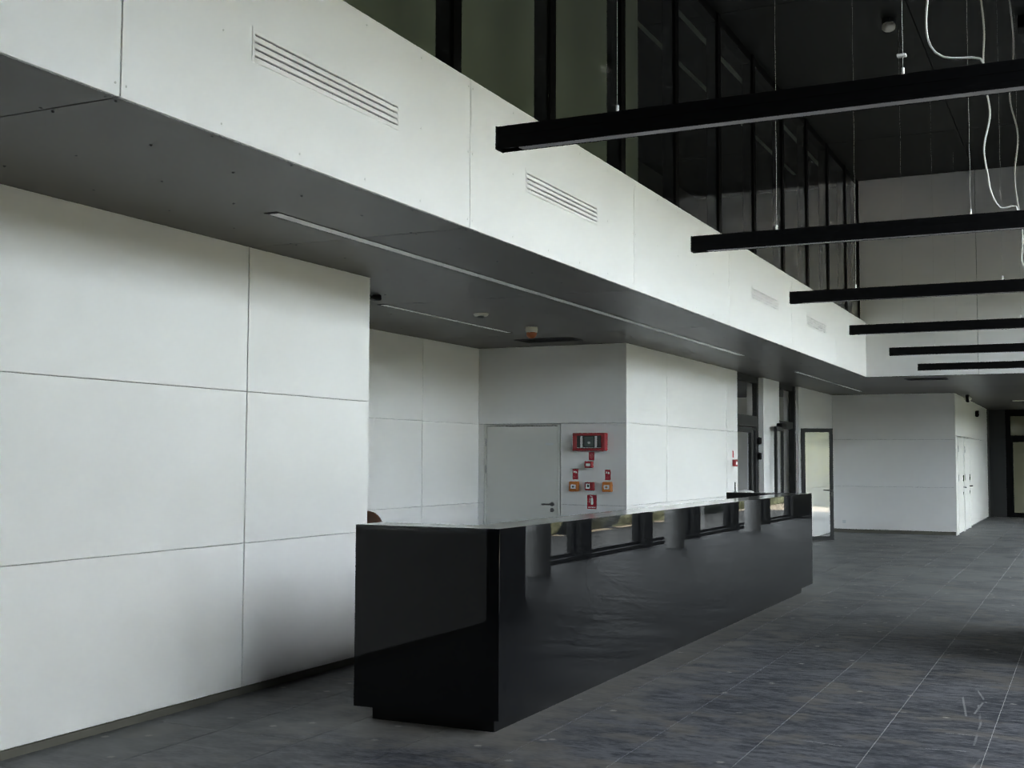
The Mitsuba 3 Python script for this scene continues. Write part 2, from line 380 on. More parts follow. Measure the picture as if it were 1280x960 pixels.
# first doorway: closed double door with transom
yd = YW + 0.09
d = thing('door_5', 'closed dark framed glass double door with transom left of the white pier', 'door', kind='structure')
part(d, 'frame', cat(B(19.275, 19.40, yd, yd + 0.09, 0, ZC), B(20.90, 21.0, yd, yd + 0.09, 0, ZC), B(19.40, 20.90, yd, yd + 0.09, 2.94, ZC), B(19.40, 20.90, yd - 0.02, yd + 0.09, 2.17, 2.36)), FRAME)
part(d, 'transom_pane', B(19.40, 20.90, yd + 0.04, yd + 0.043, 2.36, 2.94), GLASS)
for a, b in ((19.41, 20.62), (20.63, 20.89)):
    lf = stile_frame(d, 'leaf', a, b, yd + 0.01, yd + 0.07, 0.01, 2.16, 0.09 if b < 20.7 else 0.05, FRAME, 0.12)
    part(lf, 'pane', B(a + 0.05, b - 0.05, yd + 0.035, yd + 0.038, 0.12, 2.1), GLASS)
for z in (1.66, 1.93):
    part(d, 'hinge', B(20.90, 20.985, yd - 0.06, yd - 0.002, z - 0.06, z + 0.06, 0.015), METAL, 'black hinge block')

# second doorway: both leaves standing open into the hall
d = thing('door_6', 'open glass double door beside the white pier, one leaf swung out into the hall', 'door', kind='structure')
part(d, 'frame', cat(B(22.2, 22.29, yd, yd + 0.09, 0, ZC), B(23.74, 23.84, yd - 0.03, yd + 0.09, 0, ZC), B(22.29, 23.74, yd, yd + 0.09, 2.95, ZC), B(22.29, 23.74, yd, yd + 0.09, 2.20, 2.34)), FRAME)
part(d, 'transom_pane', B(22.29, 23.74, yd + 0.04, yd + 0.043, 2.34, 2.95), GLASS)


def leaf(key, hinge, end, z0, z1, lever=True):
    """an open leaf standing between two points of the floor"""
    L = math.hypot(end[0] - hinge[0], end[1] - hinge[1])
    ang = math.atan2(end[1] - hinge[1], end[0] - hinge[0])
    X = trimesh.transformations.rotation_matrix(ang, [0, 0, 1])
    X[:2, 3] = hinge
    f = cat(B(0, 0.07, -0.025, 0.025, z0, z1), B(L - 0.06, L, -0.025, 0.025, z0, z1), B(0.07, L - 0.06, -0.025, 0.025, z1 - 0.075, z1), B(0.07, L - 0.06, -0.025, 0.025, z0, z0 + 0.075))
    p = B(0.07, L - 0.06, -0.003, 0.003, z0 + 0.075, z1 - 0.075)
    ms = [f, p]
    if lever:
        ms.append(cat(*[cyl((L - 0.03, s * 0.02, 1.0), (L - 0.03, s * 0.07, 1.0), 0.010) for s in (-1, 1)], *[cyl((L - 0.02, s * 0.065, 1.0), (L - 0.17, s * 0.065, 1.0), 0.010) for s in (-1, 1)],
                      B(L - 0.05, L - 0.012, -0.032, 0.032, 0.88, 0.97, 0.004)))
    for m in ms:
        m.apply_transform(X)
    k = part(key, 'leaf', ms[0], FRAME)
    part(k, 'pane', ms[1], GLASS)
    if lever:
        part(k, 'handle', ms[2], DKSTEEL)
    return k


leaf(d, (23.93, 5.17), (24.262, 4.626), 0.015, 2.225)
lk = leaf(d, (22.245, YW - 0.04), (21.42, YW - 0.108), 0.015, 2.20, lever=False)
part(d, 'closer', B(21.96, 22.30, YW - 0.11, YW - 0.0, 2.19, 2.27, 0.01), METAL, 'black door closer')

# red call point on the wall near the first doorway
cp = thing('call_point', 'small red call point under a tiny sign beside the dark doorway', 'call point')
part(cp, 'housing', B(18.93, 19.08, YW - 0.05, YW, 1.49, 1.60, 0.008), RED)
part(cp, 'sign', B(18.94, 19.0, YW - 0.004, YW, 1.63, 1.74), REDS)
part(cp, 'button', B(18.97, 19.04, YW - 0.054, YW - 0.048, 1.52, 1.57), WPRINT)

# ------------------------------------------------------------------ soffit
sf = structure('ceiling', cat(B(-6, XEND, YF + 0.04, 9, ZC + 0.016, ZC + 0.3), B(XEND + 0.022, 40, YFAC, 9, ZC + 0.016, ZC + 0.3)), JOINT, 'low dark grey metal panel ceiling over the counter and corridor', 'ceiling')
scr = []
for k in range(-3, 13):
    a, b = max(J(k), -6), min(J(k + 1), 40)
    y0 = YF + 0.004
    y1 = 9.0 if k >= 4 or k <= 0 else YR + 0.3
    if a >= XEND - 0.1:
        y0 = YFAC
    elif b > XEND:
        part(sf, 'panel', B(XEND + 0.004, b - 0.004, YFAC, y0, ZC, ZC + 0.016, 0.001), SOFFIT)
    p = part(sf, 'panel', B(a + 0.004, b - 0.004, y0, y1, ZC, ZC + 0.016, 0.001), rng.choice([SOFFIT, SOFFIT2]))
    if 0 <= k < 6 or k == -1:
        sc = []
        ys = [YF + 0.05, 3.90, 4.37, 4.85] + ([5.6, 6.3, 6.9] if 1 <= k <= 2 else [])
        for i in range(6):
            x = a + 0.03 + (b - a - 0.06) * i / 5
            sc += [cyl((x, y + rng.uniform(-.012, .012), ZC - 0.003), (x, y, ZC + 0.004), 0.007, 6) for y in ys]
        part(p, 'screws', cat(sc), SCREW, kind='stuff')

def slot_light(x0, x1, y, wd, label, group=None, z=ZC, mat=None):
    t = thing('linear_light', label, 'light', group)
    part(t, 'frame', cat(B(x0 - 0.03, x1 + 0.03, y - wd / 2 - 0.006, y - wd / 2, z - 0.003, z + 0.006), B(x0 - 0.03, x1 + 0.03, y + wd / 2, y + wd / 2 + 0.012, z - 0.004, z + 0.006),
                         B(x0 - 0.03, x0, y - wd / 2, y + wd / 2, z - 0.004, z + 0.006), B(x1, x1 + 0.03, y - wd / 2, y + wd / 2, z - 0.004, z + 0.006)), METAL)
    part(t, 'diffuser', B(x0, x1, y - wd / 2, y + wd / 2, z - 0.004, z + 0.004), mat or DIFFUSER)


slot_light(5.72, 16.35, 4.34, 0.075, 'long unlit linear ceiling light running the length of the counter')
slot_light(9.6, 12.34, 6.0, 0.05, 'short unlit linear ceiling light in the alcove behind the counter')
slot_light(19.72, 25.9, 4.34, 0.06, 'unlit linear ceiling light before the far wall, beyond the two doorways')


def grille(x0, x1, y0, y1, label):
    t = thing('ceiling_grille', label, 'vent')
    part(t, 'frame', cat(B(x0, x1, y0, y0 + 0.03, ZC - 0.012, ZC + 0.002), B(x0, x1, y1 - 0.03, y1, ZC - 0.012, ZC + 0.002), B(x0, x0 + 0.03, y0 + 0.03, y1 - 0.03, ZC - 0.012, ZC + 0.002), B(x1 - 0.03, x1, y0 + 0.03, y1 - 0.03, ZC - 0.012, ZC + 0.002)), FRAME)
    part(t, 'slats', cat([B(x, x + 0.018, y0 + 0.03, y1 - 0.03, ZC - 0.011, ZC - 0.001) for x in np.arange(x0 + 0.045, x1 - 0.05, 0.04)]), METAL, kind='stuff')


grille(13.10, 13.48, 5.55, 6.3, 'dark slotted air grille in the soffit by the alcove end wall')
grille(22.1, 22.6, 2.25, 2.95, 'dark slotted air grille in the soffit beyond the white end wall')

t = thing('smoke_detector', 'small white smoke detector on the dark soffit before the orange siren', 'detector')
part(t, 'base', revolve([(0, 0.002), (0.075, 0.002), (0.075, -0.015), (0.06, -0.024), (0, -0.024)], (10.61, 5.475, ZC)), DETECT, smooth=40)
part(t, 'sensor', revolve([(0.03, -0.024), (0.032, -0.04), (0.018, -0.048), (0, -0.048)], (10.61, 5.475, ZC)), DARKPL, smooth=40)
t = thing('siren', 'orange siren lamp with a pale base hanging under the soffit', 'siren')
part(t, 'base', revolve([(0, 0.002), (0.065, 0.002), (0.07, -0.03), (0.062, -0.06), (0, -0.06)], (11.94, 5.53, ZC)), DETECT, smooth=40)
SIREN = pbr('mat_siren', (0.34, 0.09, 0.025), 0.35)
part(t, 'dome', revolve([(0.058, -0.058), (0.056, -0.09), (0.04, -0.115), (0.018, -0.125), (0, -0.126)], (11.94, 5.53, ZC)), SIREN, smooth=60)
t = thing('spotlight', 'small black spotlight on the soffit just past the white wall corner', 'light')
part(t, 'body', cat(cyl((9.02, 5.70, ZC + 0.002), (9.02, 5.70, ZC - 0.03), 0.04, 14), B(8.86, 9.05, 5.66, 5.74, ZC - 0.05, ZC - 0.02, 0.012)), METAL)

# the black wedge lamp, spot and small white lamp near the corridor
t = thing('wall_spotlight', 'white ceiling spotlight with dark bracket above the corner of the far wall', 'light')
part(t, 'head', B(28.2, 28.5, 2.36, 2.50, ZC - 0.12, ZC - 0.03, 0.03), DETECT)
part(t, 'bracket', B(28.15, 28.35, 2.40, 2.46, ZC - 0.16, ZC + 0.002, 0.01), METAL)
t = thing('downlight', 'small round white downlight in the dark corridor soffit at the right edge', 'light')
part(t, 'ring', revolve([(0.13, 0.002), (0.15, 0.002), (0.15, -0.02), (0.11, -0.02)], (31.2, 1.52, ZC)), DETECT, smooth=40)
part(t, 'lens', revolve([(0.0, -0.012), (0.125, -0.012), (0.125, 0.001), (0, 0.001)], (31.2, 1.52, ZC)), WPRINT, smooth=40)
t = thing('wall_lamp', 'small black wall lamp high on the glossy corridor wall', 'light')
part(t, 'body', B(32.25, 32.32, YFW - 0.09, YFW, 2.70, 2.86, 0.02), METAL)

# ------------------------------------------------------------------ fascia with vents
fa = structure('wall_fascia', cat(B(-6, XEND, YF + 0.02, YF + 0.04, ZC + 0.001, ZT - 0.002), B(-6, XEND, YF + 0.02, YF + 0.6, ZT - 0.03, ZT - 0.001)), JOINT, 'white panelled fascia band above the dark soffit', 'wall')
VENT = {0: (4.415, 5.742), 1: (7.433, 8.785), 3: (13.58, 14.946), 4: (16.573, 17.965)}
vz0, vz1 = 3.452, 3.622
for k in range(-3, 6):
    a, b = max(J(k), -6), min(J(k + 1), XEND)
    pl = [B(a + 0.004, b - 0.004, YF, YF + 0.02, ZC, ZT, 0.0015)]
    if k in VENT:
        v0, v1 = VENT[k]
        pl = [B(a + 0.004, b - 0.004, YF, YF + 0.02, ZC, vz0), B(a + 0.004, b - 0.004, YF, YF + 0.02, vz1, ZT), B(a + 0.004, v0, YF, YF + 0.02, vz0, vz1), B(v1, b - 0.004, YF, YF + 0.02, vz0, vz1)]
    p = part(fa, 'panel', cat(pl), FASCIA)
    if -1 <= k < 3:
        part(p, 'screws', cat([cyl((a + 0.03 + (b - a - 0.06) * i / 5, YF - 0.0015, z), (a + 0.03 + (b - a - 0.06) * i / 5, YF + 0.004, z), 0.006, 6) for i in range(6) for z in (3.1, 3.53, 3.95)]), SCREWW, kind='stuff')
VL = {0: 'white slotted air vent in the fascia nearest the camera, largest of the four', 1: 'white slotted air vent in the fascia below the first black light bar',
      3: 'white slotted air vent in the fascia between the second and third light bars', 4: 'white slotted air vent in the fascia farthest from the camera, smallest of the four'}
for k, (v0, v1) in VENT.items():
    t = thing('air_vent', VL[k], 'vent', 'air vents in the white fascia')
    r = 0.018
    part(t, 'frame', cat(B(v0 + .001, v1 - .001, YF - 0.004, YF + 0.019, vz0 + .001, vz0 + r + .006), B(v0 + .001, v1 - .001, YF - 0.004, YF + 0.019, vz1 - r, vz1 - .001), B(v0 + .001, v0 + r, YF - 0.004, YF + 0.019, vz0 + r, vz1 - r),
                         B(v1 - r, v1 - .001, YF - 0.004, YF + 0.019, vz0 + r, vz1 - r)), FASCIA)
    part(t, 'backing', B(v0 + r, v1 - r, YF + 0.0188, YF + 0.0195, vz0 + r, vz1 - r), METAL)
    for i in range(4):
        z = vz0 + 0.034 + i * 0.0335
        part(t, 'slat', B(v0 + r, v1 - r, YF - 0.003, YF + 0.012, z, z + 0.025, 0.002), FASCIA)

# ------------------------------------------------------------------ end wall over the corridor, upper gallery
w = structure('wall_end', B(XEND + TH, XEND + 0.3, YFAC, 3.66, ZC + 0.32, ZU + 0.05), JOINT, 'tall greyish white end wall above the corridor soffit', 'wall')
panels_x(w, [YFAC, 1.665 - M / 1, 1.665, 3.66][1:], [ZC, ZU], XEND, [WHITE[1]])
ys = 3.585
up = thing('wall_gallery', 'dark framed gallery glazing above the white fascia', 'glazing', kind='structure')
ks = [k / 2 for k in range(-6, 13)]
zb, zt2 = ZT, 6.41
for k in ks:
    x = J(k)
    if x < -5 or x > XEND - 0.05:
        continue
    part(up, 'mullion', B(x - 0.055, x + 0.05, ys, ys + 0.14, zb, ZU, 0.004), METAL)
part(up, 'mullion', B(XEND - 0.09, XEND - 0.002, ys, ys + 0.14, zb, ZU, 0.004), METAL)
part(up, 'top_rail', B(-6, XEND - 0.09, ys + 0.02, ys + 0.13, zt2, ZU), METAL)
part(up, 'bottom_rail', B(-6, XEND - 0.09, ys + 0.02, ys + 0.13, zb, zb + 0.05), METAL)
edges = [-6] + [J(k) for k in ks if -5 < J(k) < XEND - 0.05] + [XEND - 0.05]
for a, b in zip(edges[:-1], edges[1:]):
    part(up, 'pane', B(a + .05, b - .055, ys + 0.018, ys + 0.022, zb + 0.03, zt2 + 0.02), GLASS)
structure('wall_gallery_partition', B(-6, J(2.5) + 0.0, 4.0, 4.1, ZT, ZU), SPANDREL, 'olive grey partition close behind the nearest gallery panes', 'wall')
structure('wall_gallery_back', cat(B(-6, 30, 6.6, 6.8, ZT - .6, ZU), B(XEND + 0.3, XEND + 0.5, 3.66, 6.6, ZT - .6, ZU)), DARKROOM, 'dark back wall of the upper gallery', 'wall')
structure('trim_2', B(-6, XEND + 0.5, YF + 0.62, 6.6, ZC + 0.32, ZT - 0.03), DARKROOM, 'dark floor slab of the upper gallery', 'floor')
slot_light(11.6, 20.5, 3.98, 0.06, 'unlit linear light on the gallery ceiling seen through the dark glazing, front row', z=ZU - 0.001, mat=SPANDREL)
slot_light(11.6, 20.5, 4.5, 0.06, 'unlit linear light on the gallery ceiling seen through the dark glazing, back row', z=ZU - 0.001, mat=SPANDREL)

# upper black ceiling
uc = structure('ceiling_upper', B(-6, XEND + 0.4, YFAC - 0.6, 6.8, ZU + 0.016, ZU + 0.3), METAL, 'high black panel ceiling of the hall', 'ceiling')
for k in range(-3, 6):
    a, b = max(J(k), -6), min(J(k + 1), XEND)
    for y0, y1 in ((YFAC, 1.674 - M * .5), (1.674 - M * .5, 1.674), (1.674, 3.66), (3.73, 6.6)):
        part(uc, 'panel', B(a + 0.005, b - 0.005, y0 + 0.005, y1 - 0.005, ZU, ZU + 0.016, 0.002), BLACKC)
t = thing('ceiling_detector', 'round pale smoke detector on the high black ceiling', 'detector')
part(t, 'base', revolve([(0, 0.001), (0.07, 0.001), (0.07, -0.05), (0.06, -0.06), (0, -0.06)], (13.6, 1.92, ZU)), DARKPL, smooth=40)
part(t, 'dome', revolve([(0.062, -0.055), (0.075, -0.08), (0.07, -0.12), (0.045, -0.14), (0, -0.145)], (13.6, 1.92, ZU)), DETECT, smooth=50)
solo('ceiling_speaker', B(14.1, 14.35, 0.42, 0.62, ZU - 0.14, ZU, 0.01), METAL, 'small black box on the high ceiling at the right edge', 'speaker')

# ------------------------------------------------------------------ hanging light bars
BN = ['first', 'second', 'third', 'fourth', 'fifth', 'sixth']
BAR_Z0, BAR_Z1, BY0, BY1 = 3.035, 3.142, 0.04, 2.46
for i in range(6):
    x = 4.942 + M * i
    t = thing('light_bar', f'long black hanging light bar, {BN[i]} counted from the camera' + (', nearest and largest' if i == 0 else ', farthest and smallest' if i == 5 else ''), 'light', 'black light bars hanging in a row')
    hw = 0.036
    part(t, 'housing', cat(B(x - hw, x + hw, BY0 + .006, BY1 - .006, BAR_Z0 + 0.022, BAR_Z1, 0.003), B(x - hw, x - hw + 0.008, BY0 + .006, BY1 - .006, BAR_Z0, BAR_Z0 + 0.024), B(x + hw - 0.008, x + hw, BY0 + .006, BY1 - .006, BAR_Z0, BAR_Z0 + 0.024),
                           B(x - hw - 0.003, x + hw + 0.003, BY0 + .006, BY1 - .006, BAR_Z0 + 0.060, BAR_Z0 + 0.066)), METAL)
    part(t, 'diffuser', B(x - hw + 0.008, x + hw - 0.008, BY0 + .03, BY1 - .11, BAR_Z0 + 0.001, BAR_Z0 + 0.012), BARLENS, 'grey diffuser strip')
    for y0 in (BY0, BY1 - 0.008):
        part(t, 'end_cap', B(x - hw - 0.003, x + hw + 0.003, y0, y0 + 0.008, BAR_Z0 - 0.001, BAR_Z1 + 0.001, 0.001), METAL)
    for y in (0.645, 1.87):
        c = part(t, 'wire_clip', cat(cyl((x, y, BAR_Z1 - 0.002), (x, y, BAR_Z1 + 0.035), 0.007, 10), B(x - 0.012, x + 0.012, y - 0.03, y + 0.012, BAR_Z1, BAR_Z1 + 0.004)), WPRINT, 'white wire clip')
        part(t, 'suspension_wire', cyl((x, y, BAR_Z1 + 0.03), (x, y, ZU + 0.001), 0.0011, 6), WIRE)
        if i == 0 and y < 1:
            part(c, 'grip', B(x - 0.012, x + 0.012, y - 0.014, y + 0.022, 3.222, 3.234, 0.002), WPRINT)
    if i < 3:
        cz = BAR_Z1
        if i == 0:
            pts = [(x, 0.535, ZU), (x, 0.54, 4.6), (x, 0.538, 3.50), (x, 0.553, 3.37), (x + 0.01, 0.545, 3.27), (x, 0.50, 3.205), (x, 0.46, 3.19), (x, 0.42, 3.185), (x, 0.36, 3.176), (x, 0.335, 3.14)]
        elif i == 1:
            pts = [(x, 0.56, ZU), (x, 0.55, 5.4), (x, 0.56, 4.52), (x, 0.545, 4.30), (x + .02, 0.555, 4.1), (x, 0.535, 3.90), (x, 0.52, 3.78), (x, 0.56, 3.55), (x, 0.545, 3.42), (x, 0.50, 3.215), (x, 0.46, 3.17), (x, 0.40, 3.18), (x, 0.37, 3.14)]
        else:
            pts = [(x, 0.60, ZU), (x, 0.59, 5.6), (x, 0.575, 5.0), (x, 0.60, 4.7), (x, 0.545, 4.4), (x + .02, 0.575, 4.1), (x, 0.55, 3.75), (x, 0.53, 3.4), (x, 0.52, 3.25), (x, 0.46, 3.19), (x, 0.44, 3.14)]
        part(t, 'power_cable', tube([(a, b - (0.045 if i == 2 else 0), c) for a, b, c in pts], 0.0048 + 0.0013 * i), CABLE, 'white power cable', smooth=True)

# ------------------------------------------------------------------ black counter
ct = thing('counter', 'long black polished granite reception counter', 'counter')
e, sh = 0.03, 0.30
zt3 = CZ - 0.03
from shapely.geometry import Polygon
q = 0.003


def slab(pts, z0, z1):
    m = trimesh.creation.extrude_polygon(Polygon(pts), z1 - z0, engine='earcut')
    m.apply_translation([0, 0, z0])
    return m


part(ct, 'front_panel', slab([(CX0 + q / 2, CY0 + q / 2), (CX0 + q, CY0), (CX1 - q, CY0), (CX1 - q / 2, CY0 + q / 2), (CX1 - e, CY0 + e), (CX0 + e, CY0 + e)], CT, zt3), GRANITE)
part(ct, 'end_panel', slab([(CX0, CY0 + q), (CX0 + q / 2, CY0 + q / 2 + .0002), (CX0 + e, CY0 + e + .0002), (CX0 + e, CY1), (CX0, CY1)], CT, zt3), GRANITE)
part(ct, 'end_panel', slab([(CX1, CY0 + q), (CX1 - q / 2, CY0 + q / 2 + .0002), (CX1 - e, CY0 + e + .0002), (CX1 - e, CY1), (CX1, CY1)], CT, zt3), GRANITE)
part(ct, 'inner_panel', cat(B(CX0 + sh + .01, CX1 - sh - .01, CY0 + sh - e, CY0 + sh, 0.0, zt3), B(CX0 + sh - e, CX0 + sh, CY0 + sh, CY1 - .002, 0, zt3), B(CX1 - sh, CX1 - sh + e, CY0 + sh, CY1 - .002, 0, zt3)), GRANITE)
U = Polygon([(CX0, CY0), (CX1, CY0), (CX1, CY1), (CX1 - sh, CY1), (CX1 - sh, CY0 + sh), (CX0 + sh, CY0 + sh), (CX0 + sh, CY1), (CX0, CY1)])
top = trimesh.creation.extrude_polygon(U, 0.03, engine='earcut')
top.apply_translation([0, 0, zt3])
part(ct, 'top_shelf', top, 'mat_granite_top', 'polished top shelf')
td = 0.13
part(ct, 'toe_kick', cat(B(CX0 + 0.15, CX1 - 0.15, CY0 + 0.105, CY0 + 0.16, 0, CT), B(CX0 + 0.15, CX0 + 0.2, CY0 + 0.16, CY1 - 0.04, 0, CT), B(CX1 - 0.2, CX1 - 0.15, CY0 + 0.16, CY1 - 0.04, 0, CT)), GRANITE)
part(ct, 'worktop', B(CX0 + sh + .001, CX1 - sh - .001, CY0 + sh + .001, CY1, 0.71, 0.745, 0.002), WORKTOP)

rd = thing('metal_rod', 'thin dark upright rod at the far back corner of the black counter', 'rod')
part(rd, 'rod', cat(cyl((14.79 - 0.1, 4.0, CZ), (14.69, 4.0, CZ + 0.12), 0.008, 10), cyl((14.69, 4.0, CZ), (14.69, 4.0, CZ + 0.006), 0.02, 14)), DKSTEEL, smooth=40)
g = trimesh.creation.icosphere(subdivisions=4, radius=1.0)
v = g.vertices * [0.06, 0.10, 0.022]
v = v * (0.8 + 0.5 * meshkit.fbm(v * 30.0, seed=2))[:, None]
v[:, 2] = np.maximum(v[:, 2], -0.004)
v -= [0, 0, v[:, 2].min()]
g.vertices = v + [14.68, 3.86, CZ]
solo('crumpled_cloth', g, PAPER, 'small crumpled white cloth lying on the far end of the black counter', 'cloth', smooth=True)

# chair behind the counter, of which only the backrest's top shows
ch = thing('office_chair', 'brown leather chair whose rounded backrest shows above the counter left end', 'chair')
cx, cy = 9.75, 6.27
bk = trimesh.creation.icosphere(subdivisions=3, radius=1.0)
bv = np.sign(bk.vertices) * np.abs(bk.vertices) ** 0.75 * [0.06, 0.235, 0.30]
bv[:, 0] += -0.35 * bv[:, 1] ** 2
bk.vertices = bv + [cx, cy, 0.795]
part(ch, 'backrest', bk, LEATHER, smooth=True)
part(ch, 'seat', B(cx - 0.5, cx - 0.02, cy - 0.24, cy + 0.24, 0.42, 0.52, 0.04), LEATHER)
part(ch, 'back_bracket', cat(B(cx - 0.05, cx + 0.03, cy - 0.03, cy + 0.03, 0.40, 0.70), B(cx - 0.25, cx + 0.03, cy - 0.03, cy + 0.03, 0.385, 0.42)), METAL)
part(ch, 'column', cyl((cx - 0.26, cy, 0.09), (cx - 0.26, cy, 0.42), 0.025), DKSTEEL, smooth=40)
for k in range(5):
    an = k * 2 * math.pi / 5 + 0.3
    q = (cx - 0.26 + 0.28 * math.cos(an), cy + 0.28 * math.sin(an))
    lg = part(ch, 'leg', cyl((cx - 0.26, cy, 0.10), (q[0], q[1], 0.075), 0.018, 10), METAL, smooth=40)
    part(lg, 'caster', cyl((q[0], q[1] - 0.02, 0.03), (q[0], q[1] + 0.02, 0.03), 0.03, 14), DARKPL)

# ------------------------------------------------------------------ fire alarm boxes on the alcove end wall
X = XR


def yz(y0, y1, z0, z1, dep, mat, c=0.006, back=0.0):
    return B(X - dep, X - back, min(y0, y1), max(y0, y1), z0, z1, c)


def flame(y, z, s):
    pts = [(0, -1), (0.55, -0.75), (0.6, -0.1), (0.3, 0.35), (0.15, 1.0), (-0.2, 0.3), (-0.35, 0.5), (-0.65, -0.2), (-0.5, -0.8)]
    return [(y + s * a, z + s * b) for a, b in pts]


def flat(poly, dep, t=0.0015):
    """a flat print facing down the hall: polygon in (y, z), its face at X - dep"""
    m = trimesh.creation.extrude_polygon(Polygon(poly), t, engine='earcut')
    V = m.vertices.copy()
    m.vertices = np.c_[X - dep + (t - V[:, 2]) - t, V[:, 0], V[:, 1]]
    m.invert() if m.volume < 0 else None
    return m


def rect(y0, y1, z0, z1):
    return [(y0, z0), (y1, z0), (y1, z1), (y0, z1)]


def write(txt, yc, zc, hgt, dep):
    m = meshkit.text_mesh(txt, hgt, 0.001)
    a, b = m.bounds
    V = m.vertices
    m.vertices = np.c_[X - dep - V[:, 2], yc - (V[:, 0] - (a[0] + b[0]) / 2), zc + V[:, 1] - (a[1] + b[1]) / 2]
    m.invert() if m.volume < 0 else None
    return m


t = thing('alarm_panel', 'wide red fire alarm panel with silver strips and dark display', 'alarm panel')
y0, y1, z0, z1 = 5.445, 5.885, 1.700, 1.925
part(t, 'housing', cat(yz(y0, y1, z0, z0 + 0.03, 0.10, 0), yz(y0, y1, z1 - 0.035, z1, 0.10, 0), yz(y0, y0 + 0.055, z0 + .03, z1 - .035, 0.10, 0), yz(y1 - 0.055, y1, z0 + .03, z1 - .035, 0.10, 0), yz(y0 + .03, y1 - .03, z0 + .02, z1 - .02, 0.05, 0)), RED)
part(t, 'front_plate', yz(y0 + 0.055, y1 - 0.055, z0 + 0.03, z1 - 0.035, 0.088, 0, 0.002, 0.05), DARKPL)
dp = part(t, 'display', yz(5.60, 5.725, 1.755, 1.875, 0.096, 0, 0.003, 0.086), SCREEN)
part(dp, 'badge', flat([(5.662 + .018 * math.cos(a), 1.80 + .014 * math.sin(a)) for a in np.linspace(0, 6.28, 16)[:-1]], 0.098), SILVER)
for ya in (5.752, 5.557):
    part(t, 'strip', yz(ya, ya + 0.03, 1.745, 1.885, 0.096, 0, 0.003, 0.086), SILVER, 'silver strip')
for z in (1.892, 1.735):
    part(t, 'trim', yz(y0 + 0.06, y1 - 0.06, z, z + 0.006, 0.094, 0, 0.001, 0.086), SILVER)


def box_thing(name, label, cat_, y, z, wd, hg, mat, body_depth=0.06, group=None):
    t = thing(name, label, cat_, group)
    part(t, 'housing', yz(y - wd / 2, y + wd / 2, z - hg / 2, z + hg / 2, body_depth, 0, 0.008), mat)
    return t


def sign(label, y, z, wd, hg, icon):
    t = thing('safety_sign', label, 'sign')
    part(t, 'plate', yz(y - wd / 2, y + wd / 2, z - hg / 2, z + hg / 2, 0.004, 0, 0.001), REDS)
    if icon == 'call':
        part(t, 'pictogram', cat(flat(flame(y - 0.012, z + hg * .22, 0.018), 0.0055), flat(rect(y + .006, y + .026, z + hg * .14, z + hg * .32), 0.0055)), WPRINT, 'white pictogram')
        part(t, 'border', cat([flat(rect(y - wd * .38, y + wd * .38, z - hg * k, z - hg * k + .004), 0.0055) for k in (.20, .32)]), pbr_dim)
    if icon == 'ring':
        th = np.linspace(0, 2 * math.pi, 24)[:-1]
        ring = Polygon([(y + .027 * math.cos(a), z + .0 + .027 * math.sin(a)) for a in th]).difference(Polygon([(y + .019 * math.cos(a), z + .019 * math.sin(a)) for a in th]))
        part(t, 'pictogram', cat(flat(list(ring.exterior.coords), 0.0055) if not ring.interiors else ringm(ring), flat([(y + .009 * math.cos(a), z + .009 * math.sin(a)) for a in th], 0.0055)), pbr_dim)
    if icon == 'extinguisher':
        q = z + hg * .12
        part(t, 'pictogram', cat(flat([(y - .018, q - .055), (y + .012, q - .055), (y + .012, q + .018), (y + .004, q + .032), (y - .010, q + .032), (y - .018, q + .018)], 0.0055),
                                 flat([(y - .012, q + .036), (y + .03, q + .052), (y + .028, q + .060), (y - .012, q + .046)], 0.0055),
                                 flat([(y + .022, q + .03), (y + .030, q + .03), (y + .036, q - .03), (y + .028, q - .03)], 0.0055)), WPRINT, 'white fire extinguisher pictogram')
        part(t, 'caption_bar', flat(rect(y - wd * .42, y + wd * .42, z - hg * .42, z - hg * .36), 0.0055), WPRINT)
    return t


def ringm(poly):
    m = trimesh.creation.extrude_polygon(poly, 0.0015, engine='earcut')
    V = m.vertices.copy()
    m.vertices = np.c_[X - 0.0055 - V[:, 2] + 0.0, V[:, 0], V[:, 1]]
    m.invert() if m.volume < 0 else None
    return m


pbr_dim = pbr('mat_pink_print', (0.55, 0.16, 0.16), 0.5)
sign('small red ring symbol sign directly below the fire alarm panel', 5.664, 1.635, 0.075, 0.105, 'ring')
t = box_thing('manual_call_point', 'red call point with a white label, directly below the fire alarm panel', 'call point', 5.69, 1.528, 0.105, 0.085, RED)
part(t, 'label_plate', yz(5.662, 5.718, 1.508, 1.542, 0.0635, 0, 0.001, 0.058), WPRINT)
sign('small red sign with white symbol above the orange call point next to the door', 5.885, 1.405, 0.075, 0.13, 'call')
sign('small red sign with white symbol above the orange call point at the wall edge', 5.445, 1.40, 0.075, 0.13, 'call')
for y, lab in ((5.89, 'orange call point with white label beside the grey door'), (5.44, 'orange call point with white label nearest the wall corner')):
    t = box_thing('orange_call_point', lab, 'call point', y, 1.252, 0.12, 0.125, ORANGE, 0.065, 'orange call points below the alarm panel')
    p = part(t, 'label_plate', yz(y - 0.035, y + 0.035, 1.222, 1.275, 0.0685, 0, 0.001, 0.06), WPRINT)
    part(p, 'button', flat([(y + .016 * math.cos(a), 1.248 + .012 * math.sin(a)) for a in np.linspace(0, 6.28, 18)[:-1]], 0.070), DARKPL if y > 5.7 else ORANGE)
t = box_thing('red_call_point', 'red call point with white label between the two orange call points', 'call point', 5.675, 1.255, 0.115, 0.105, RED, 0.065)
p = part(t, 'label_plate', yz(5.664, 5.718, 1.225, 1.29, 0.0685, 0, 0.001, 0.06), WPRINT)
part(p, 'button', flat(rect(5.672, 5.695, 1.245, 1.275), 0.070), DARKPL)
